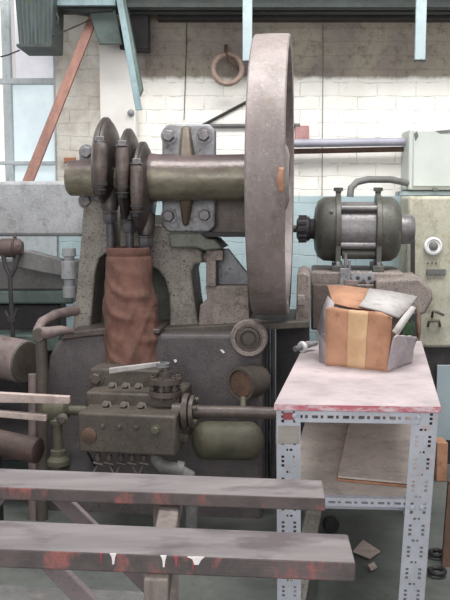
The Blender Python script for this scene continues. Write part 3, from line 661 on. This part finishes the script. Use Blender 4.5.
# ================================================================= LEFT MACHINE
lm = thing('neighbouring_machine', base(at(-20, 300, 4.7)), 'grey machine at left with thick horizontal box beam and pivoting lever', 'machine')
def hb_(x0, x1, y0, y1, Y, dep, name, mat, bev=.01):
    a = at(x0, y0, Y); b = at(x1, y1, Y)
    return MB().box(((a.x + b.x) / 2, Y + dep / 2, (a.z + b.z) / 2), (b.x - a.x, dep, a.z - b.z)).build(name, mat, lm, bevel=bev)
hb_(-60, 88, 181, 236.5, 4.55, .3, 'box_beam', 'grey', .02)
hb_(-60, 75, 262, 290, 4.75, .3, 'lower_rail', 'greydk')
hb_(-60, 73, 291, 304, 4.7, .3, 'bed_rail', 'teal')
hb_(-60, 62, 304, 400, 4.85, .2, 'bed_casting', 'darker')
hb_(-60, 60, 335, 352, 4.55, .2, 'foot_rail', 'teal')
hb_(-60, -25, 181, 470, 4.8, .2, 'column', 'greydk')
hb_(-60, 60, 400, 462, 4.6, .2, 'base_casting', 'darker')
MB().prism([at(12, 252, 4.5), at(30, 251, 4.5), at(64, 260, 4.5), at(64, 277, 4.5), at(18, 268, 4.5), at(12, 264, 4.5)], (0, .08, 0)).build('lever_arm', 'greydk', lm, bevel=.008)
q = at(69, 252, 4.5)
MB().lathe([(0, .035), (.04, .038), (.045, .028), (.065, .028), (.07, .044), (.16, .044), (.165, .03), (.2, .03), (.205, .038), (.26, .036)], q + Z * .02, -Z, 32).build('pivot_pin', 'grey', lm)
hk = MB(); hk.lathe([(0, .03), (.02, .05), (.1, .05), (.13, .035)], at(-2, 248, 4.45), (1, 0, 0), 20); hk.bolt(at(14, 247, 4.45), (1, 0, 0), .045, .04); hk.build('lever_end', 'rustd', lm, bevel=.004)
rod = MB()
rod.tube([at(3, 255, 4.42), at(6, 268, 4.42), at(10, 276, 4.42), at(11, 300, 4.42), at(12, 313, 4.42)], .012, 8)
rod.tube([at(18, 255, 4.42), at(15, 268, 4.42), at(11, 276, 4.42)], .012, 8)
rod.build('fork_rod', 'darker', lm)
rod = MB(); rod.tube([at(5, 311, 4.42), at(9, 318, 4.42), at(14, 318, 4.42), at(17, 309, 4.42)], .01, 8); rod.tube([at(12, 313, 4.42), at(13, 340, 4.42)], .012, 8); rod.lathe([(0, .022), (.03, .022)], at(12, 316, 4.42), -Z, 8); rod.build('rod_shackle', 'darker', lm)
# rollers
ro = thing('steel_drum', base(at(10, 365, 4.2)), 'dusty pinkish steel drum lying below the hanging fork rod', 'drum')
e = at(26, 362, 4.15); dd = Vector((-.86, .5, .06)).normalized()
MB().lathe([(0, .10), (.01, .108), (.5, .108)], e, dd, 44).build('drum_body', 'rust2', ro)
MB().lathe([(-.006, .001), (-.006, .1), (.004, .104)], e, dd, 44).build('drum_face', 'olive', ro)
MB().box(e + dd * .46 - Z * .36, (.06, .1, .52)).build('drum_stand', 'darker', ro)
e = at(38, 451, 3.75); dd = Vector((-.93, .3, .1)).normalized()
o = thing('steel_roller', base(e), 'rusty brown steel roller lying at left just above the trestle boards', 'roller')
MB().lathe([(-.005, .001), (-.005, .05), (0, .058), (.45, .062)], e, dd, 36).build('roller_body', 'rustd', o)
MB().box((e.x - .25, e.y + .08, (e.z - .03) / 2), (.1, .1, e.z - .03)).build('roller_stand', 'darker', o)
e = at(16, 423, 4.3)
tg = MB().lathe([(0, .18), (.03, .2), (.06, .2), (.07, .18)], e - Z * .06, Vector((.1, -.35, 1)), 44)
tag(tg.build('steel_dish', 'darker'), 'dark round steel dish beneath the pale battens at left', 'dish')
# battens
for pts, lab in ((((-40, 391, 402), (69, 397, 404)), 'pale timber batten at left, upper of the two'), (((-40, 408, 414), (46, 415.5, 421.5)), 'pale timber batten at left, lower and shorter of the two')):
    (x0, y0, y1), (x1, y2, y3) = pts; Yb = 3.45
    o = MB().prism([at(x0, y0, Yb), at(x1, y2, Yb), at(x1, y3, Yb), at(x0, y1, Yb)], (0, .03, 0)).build('timber_batten', 'batten', bevel=.002)
    tag(o, lab, 'batten', 'pale timber battens at left')
tag(MB().box((at(-30, 400, 3.5).x, 3.5, .42), (.06, .1, .84)).build('timber_prop', 'batten', bevel=.003), 'upright timber prop holding the pale battens', 'timber post')

# ================================================================= TABLE (slotted angle)
ZT = .87
T0, T1, T2, T3 = atz(274, 404, ZT), atz(441, 406.5, ZT), atz(421.5, 341, ZT), atz(306, 341, ZT)
tb = thing('slotted_angle_table', base((T0 + T1) / 2), 'narrow work table of pale slotted steel angle with dusty pinkish-white top', 'table')
MB().prism([T0, T1, T2, T3], (0, 0, -.022)).build('table_top', 'top', tb, bevel=.002)
def slotted(P, dirL, dirW, L, W, two=True, seed=0):
    """flange sheet with real punched slots; P corner"""
    m = MB(); dirL = dirL.normalized(); dirW = dirW.normalized(); per = .0715 if two else .05
    if two: cols = [0, .17, .30, .40, .50, .56, .68, .80, 1]; C = [0, .19, .31, .40, .48, .54, .66, .69, .81, 1]
    else: C = [0, .36, .64, 1]
    rowsf = [0, .05, .16, .24, .36, .44, .56, .74, .84, 1] if two else [0, .1, .5, .66, .84, 1]
    def hole(ci, ri):
        if two:
            if ci in (1, 7): return ri in (1, 3, 5)
            return ci in (3, 5) and ri == 7
        return ci == 1 and ri in (1, 3)
    n = max(1, int(L / per)); per = L / n; vs = {}
    def V(a, i, j):
        k = (round(C[i], 4), round((a + rowsf[j]) * per, 5))
        if k not in vs: vs[k] = m.bm.verts.new(P + dirW * (k[0] * W) + dirL * k[1])
        return vs[k]
    for a in range(n):
        for j in range(len(rowsf) - 1):
            for i in range(len(C) - 1):
                if not hole(i, j): m.bm.faces.new([V(a, i, j), V(a, i + 1, j), V(a, i + 1, j + 1), V(a, i, j + 1)])
    return m
def angle(name, P, dirL, L, dW, W, dS, S, mat='slot', two=True):
    o = slotted(P, dirL, dW, L, W, two).build(name, mat, tb, solid=.003, smooth=False)
    s_ = slotted(P, dirL, dS, L, S, False).build('side_flange', mat, o, solid=.003, smooth=False)
    return o
ex = (T1 - T0).normalized(); el = (T3 - T0).normalized(); er = (T2 - T1).normalized()
zl = ZT - .022
fl0 = T0 + ex * .008 + el * .01; fl0.z = zl
dL = (Vector((.012, 0, -1))).normalized(); dR = (Vector((-.045, 0, -1))).normalized()
angle('leg', fl0, dL, zl * 1.0, ex, .080, el, .045)
fr0 = T1 - ex * .008 + er * .01; fr0.z = zl
angle('leg', fr0, dR, zl * 1.001, -ex, .086, er, .045)
bl0 = T3 + ex * .01 - el * .01; bl0.z = zl
angle('leg', bl0, -Z, zl, ex, .06, -el, .04, 'slotd')
br0 = T2 - ex * .01 - er * .01; br0.z = zl
angle('leg', br0, -Z, zl, -ex, .06, -er, .04, 'slotd')
rp = T0 + ex * .07 + el * .006; rp.z = zl - .002
angle('front_rail', rp, ex, (T1 - T0).length - .14, -Z, .038, el, .038, 'slot', False)
rp = T3; rp = Vector((rp.x, rp.y, zl)); angle('back_rail', rp, ex, (T2 - T3).length, -Z, .038, -el, .038, 'slotd', False)
# shelf
ZS = at(370, 487, 2.92).z
def on(Pt, Q, z, off=0): return Vector((Pt.x, Pt.y, z))
S0 = T0 + ex * .03 + el * .03; S1 = T1 - ex * .05 + er * .03; S2 = T2 - ex * .02 - er * .05; S3 = T3 + ex * .02 - el * .05
for v in (S0, S1, S2, S3): v.z = ZS
MB().prism([S0, S1, S2, S3], (0, 0, -.01)).build('lower_shelf', 'shelf', tb)
q = S0 + ex * .04 - el * .015; q.z = ZS + .004
angle('shelf_rail', q, ex, (S1 - S0).length - .03, -Z, .027, el, .03, 'slot', False)
q2 = S0 + ex * .05 + el * .05; q2.z = ZS - .03
slotted(q2, ex, -Z, (S1 - S0).length - .07, .026, False).build('shelf_rail', 'slot', tb, solid=.003, smooth=False)
for (A, e_, Ln, mt_) in ((T0 + ex * .02, el, (T3 - T0).length, 'slotd'), (T1 - ex * .06, er, (T2 - T1).length, 'slotd')):
    q = Vector((A.x, A.y, ZS - .012)); slotted(q + e_ * .04, e_, ex, Ln - .08, .04, False).build('side_rail', mt_, tb, solid=.003, smooth=False)
q = Vector((T0.x + .03, T0.y, .10)) + el * .04
slotted(q, el, ex, (T3 - T0).length - .08, .07, True).build('bottom_rail', 'slotd', tb, solid=.003, smooth=False)
# red paint mark on leg top, bolts
q = fl0 + ex * .02 - el * .006 - Z * .012
MB().box(q + ex * .02 - Z * .008, (.035, .002, .024)).build('red_paint_mark', 'redpaint', tb)
for P_, k in ((fl0 + ex * .06 - Z * .018, 0), (fr0 - ex * .062 - Z * .018, 1), (fr0 - ex * .062 + dR * (zl - ZS + .02), 1), (fr0 - ex * .03 + dR * (zl - ZS + .02), 1)):
    MB().lathe([(0, .010), (.004, .008), (.006, .003)], P_ - Vector((0, .002, 0)), (0, -1, 0), 16).build('coach_bolt', 'slot', tb)
q = fl0 + ex * .042 - Vector((0, .004, 0)) - Z * .085
MB().box(q, (.072, .003, .062)).build('splice_plate', 'slotd', tb, bevel=.001)
# folded cardboard on shelf
zz = ZS + .001
for i, (q_, th, mt_) in enumerate(((((337, 481), (412, 488), (414, 415), (352, 412)), .008, 'carton'), (((338, 478), (413, 485), (414, 412), (352, 410)), .008, 'shelf'))):
    pts = [atz(x, y, zz + i * .011) for x, y in q_]
    o = MB().prism(pts, (0, 0, th)).build('folded_cardboard', mt_, bevel=.002)
    tag(o, ('brown folded cardboard sheet on the lower shelf, bottom of the two', 'dusty grey cardboard sheet on the lower shelf, top of the two')[i], 'cardboard', 'cardboard sheets on the lower shelf')
# floor scraps
for q_, lb_ in ((((353, 552), (363, 541), (380, 552), (370, 559)), 'pink-white paper scrap on the floor under the table, larger one'), (((368, 566), (374, 563), (377, 568), (371, 571)), 'tiny pale paper scrap on floor under the table, smaller one')):
    o = MB().prism([atz(x, y, .012) for x, y in q_], (0, 0, .006)).build('paper_scrap', 'batten'); tag(o, lb_, 'paper', 'paper scraps on the floor')
q = atz(329, 531, .0); o = MB().lathe([(0, .02), (0, .036), (.02, .04), (.04, .036), (.04, .02)], q + Z * .04, (.3, -1, 0), 28).build('rubber_disc', 'black')
tag(o, 'small black rubber disc on the floor behind the table left leg', 'disc')
# reel
q = atz(303, 352, ZT) + Z * .024
rl = thing('metal_spool', q - Z * .02, 'small metal spool with white flange on the back left of the table top', 'spool')
dd = Vector((.8, .6, .12)).normalized()
MB().lathe([(-.05, .006), (-.05, .013), (.08, .013), (.08, .006)], q, dd, 20).build('spool_core', 'bolt', rl)
MB().lathe([(-.012, .014), (-.012, .024), (-.004, .026), (.006, .024), (.006, .014)], q, dd, 28, cap=False).build('spool_flange', 'white', rl)

# ================================================================= CARTON ON TABLE
A = Vector((.413, 3.48, ZT)); Bc = Vector((.637, 3.34, ZT)); Cc = Vector((.776, 3.546, ZT)); Dc = A + Cc - Bc
Bc0 = atz(387, 372.5, ZT); A0 = atz(326, 366, ZT); C0_ = atz(411, 363, ZT); D0_ = A0 + C0_ - Bc0; A, Bc, Cc, Dc = A0, Bc0, C0_, D0_
H = .235
ct = thing('open_carton', base((A + Cc) / 2, ZT), 'battered open brown cardboard carton with tan tape, full of papers, on the table', 'carton')
def wallgrid(P, Q, h0, h1, out, n=14, bul=.012, jag=.004, lean=0.0, u0=0.0, u1=1.0, wide=0.0):
    rows = []
    for i in range(n + 1):
        t = i / n; row = []
        for j in range(n + 1):
            u = u0 + (u1 - u0) * j / n; b = P.lerp(Q, u); hh = h0 + (h1 - h0) * u
            p = b + Z * (hh * t) + out * (bul * math.sin(math.pi * u) * math.sin(math.pi * t * .9) + lean * t * t)
            p += out * noise.noise(p * 14) * .006
            p += (Q - P).normalized() * (wide * t * u)
            if t == 1: p.z += noise.noise(p * 25) * jag * 2 - (.02 * max(0, (u - .85) / .15) ** 2 + .012 * max(0, (.12 - u) / .12) ** 2) * (jag > 0)
            row.append(p)
        rows.append(row)
    return MB().grid(rows)
nf = (Bc - A).cross(Z).normalized(); nr = (Cc - Bc).cross(Z).normalized()
if nf.y > 0: nf = -nf
if nr.x < 0: nr = -nr
up1, up2 = .245, .235
fp = wallgrid(A + nf * .001, Bc, up1, up2, nf, lean=.012, wide=.022).build('front_panel', 'carton', ct, solid=.005)
tp = wallgrid(A, Bc, .243, .233, nf, jag=0, lean=.012, wide=.022, u0=.36, u1=.66)
for v in tp.bm.verts: v.co += nf * .0042
tp.build('tape_strip', 'tape', fp, solid=.001)
wallgrid(Bc, Cc, .15, .11, nr, bul=.012, lean=.03, jag=.003).build('right_panel', 'paperl', ct, solid=.005)
wallgrid(A, Dc, .235, .245, -nr, bul=.0).build('left_panel', 'paperl', ct, solid=.005)
wallgrid(Dc, Cc, .25, .10, -nf, bul=.0).build('back_panel', 'carton', ct, solid=.005)
# outer left flap, back flap
fa = [at(317, 331, 3.5), at(319, 364, 3.5), at(327, 362, 3.47), at(333, 303, 3.46), at(328, 296, 3.6), at(320, 308, 3.6)]
def yat(px, py, Y): return at(px, py, Y)
MB().grid([[at(328, 297, 3.62), at(334, 304, 3.49)], [at(322, 312, 3.62), at(330, 322, 3.49)], [at(317, 331, 3.6), at(327, 345, 3.49)]]).build('left_flap', 'paperl', ct, solid=.005)
MB().grid([[at(318, 333, 3.59), at(330, 336, 3.49)], [at(319, 345, 3.56), at(330, 345, 3.49)], [at(320, 365, 3.52), at(328, 366.5, 3.475)]]).build('left_corner_fold', 'paperl', ct, solid=.005)
MB().grid([[at(327, 286, 3.74), at(348, 287, 3.74), at(369, 290, 3.74)], [at(330, 295, 3.64), at(348, 297, 3.62), at(364, 299, 3.6)], [at(333, 304, 3.5), at(348, 308, 3.48), at(362, 310, 3.47)]]).build('inner_flap', 'carton', ct, solid=.004)
MB().grid([[at(416, 306, 3.68), at(421, 318, 3.66)], [at(414, 322, 3.68), at(421, 330, 3.64)], [at(416, 337, 3.64), at(419, 341, 3.6)]]).build('right_flap', 'rust', ct, solid=.005)
# contents
o = MB().grid([[at(369, 289, 3.74), at(392, 292, 3.72), at(417, 297, 3.7)], [at(364, 300, 3.56), at(388, 304, 3.54), at(408, 309, 3.56)], [at(359, 306, 3.47), at(380, 311, 3.43), at(399, 318, 3.46)]]).build('folded_paper', 'paper', solid=.008)
tag(o, 'large dusty grey paper sheet lying over the open carton', 'paper')
o = MB().grid([[at(411, 306, 3.5), at(416, 308, 3.5)], [at(401, 318, 3.45), at(407, 322, 3.45)], [at(392, 331, 3.38), at(398, 336, 3.38)]]).build('folded_paper', 'paper', solid=.006)
tag(o, 'narrow whitish paper strip sticking out at carton right corner', 'paper')
g_ = thing('green_strips', at(408, 336, 3.56), 'bunch of dark green plastic strips inside the carton at right', 'plastic strips')
for i in range(9):
    a = at(401 + i * 1.3, 339 - i * .1, 3.48 + i * .006); b = at(404 + i * 1.25, 323 - i * .3 + (i % 3), 3.47 + i * .006)
    MB().tube([a, a.lerp(b, .5) + Vector((.004, 0, 0)), b], .0035, 6).build('strip', 'leaf', g_)
o = MB().prism([at(402, 322, 3.54), at(417, 313, 3.56), at(416, 340, 3.54), at(400, 340, 3.52)], (0, .02, 0)).build('black_bag', 'black')
tag(o, 'black plastic packet behind the green strips in the carton', 'packet')

ct.location.z += .004
# ================================================================= TRESTLE
tr = thing('timber_trestle', base(atz(150, 540, 0.83)), 'low paint-spattered timber trestle with two long boards in the foreground', 'trestle')
ZB = .83
def board(q_, th):
    pts = [atz(x, y, ZB) for x, y in q_]
    return MB().prism(pts, (0, 0, -th)).build('board', 'board', tr, bevel=.004)
u_ = board(((-70, 465.5), (322, 480), (325.5, 498), (-70, 484.5)), .034)
l_ = board(((-70, 517), (348, 534), (355.5, 562.5), (-70, 546)), .042)
def drip(x, y, w_, h_, par, mat):
    P_ = atz(x, y, ZB)
    f_ = 562.5 - (355.5 - x) * .0388; P_ = atz(x, f_, ZB) + Vector((0, -.0015, 0)); s_ = P_.y / 850
    MB().prism([P_ + Vector((-w_ * s_, 0, -.001)), P_ + Vector((w_ * s_, 0, -.001)), P_ + Vector((w_ * s_ * .6, 0, -h_ * s_ * .4)), P_ + Vector((w_ * s_ * .3, 0, -h_ * s_)), P_ + Vector((-w_ * s_ * .2, 0, -h_ * s_)), P_ + Vector((-w_ * s_ * .4, 0, -h_ * s_ * .35))], (0, .003, 0)).build('paint_drip', mat, par)
for x, w_, h_, mt_ in ((113, 3.5, 12, 'whitepaint'), (163.5, 3.2, 13, 'whitepaint'), (196, 9, 9, 'whitepaint'), (176, 2.5, 12, 'redpaint'), (193, 1.8, 16, 'redpaint'), (101, 1.6, 13, 'redpaint')):
    drip(x, 0, w_, h_, l_, mt_)
zb2 = ZB - .036
def leg(pts, Y, dep, mat='stick'):
    return MB().prism([at(x, y, Y) for x, y in pts], (0, dep, 0))
pY = 2.16
a = at(153, 512, pY); b = at(177, 512, pY)
MB().box(((a.x + b.x) / 2, pY + .03, zb2 / 2), (b.x - a.x, .06, zb2)).build('leg', 'post', tr, bevel=.004)
a = at(-50, 512, pY); MB().box((a.x, pY + .03, zb2 / 2), (.06, .06, zb2)).build('leg', 'post', tr, bevel=.004)
MB().box((at(165, 540, 1.9).x, 1.93, ZB - .042 - .03), (.05, .58, .06)).build('cross_rail', 'post', tr, bevel=.004)
MB().prism([at(44, 494, 2.26), at(64, 494, 2.26), at(200, 628, 2.26), at(178, 628, 2.26)], (0, .025, 0)).build('brace', 'brace', tr, bevel=.003)
MB().prism([at(8, 535, 1.92), at(30, 535, 1.92), at(170, 675, 1.92), at(142, 675, 1.92)], (0, .025, 0)).build('brace', 'brace', tr, bevel=.003)
MB().prism([at(-10, 490, 2.2), at(14, 490, 2.2), at(-70, 590, 2.2), at(-94, 590, 2.2)], (0, .025, 0)).build('brace', 'brace', tr, bevel=.003)
# drip tray on floor
ty = [atz(-60, 580, .12), atz(150, 590, .12), atz(152, 660, .12), atz(-60, 650, .12)]
t_ = MB().prism(ty, (0, 0, -.119))
tag(t_.build('drip_tray', 'greydk', bevel=.02, seg=3), 'grey-green metal tray on the floor beneath the trestle', 'tray')
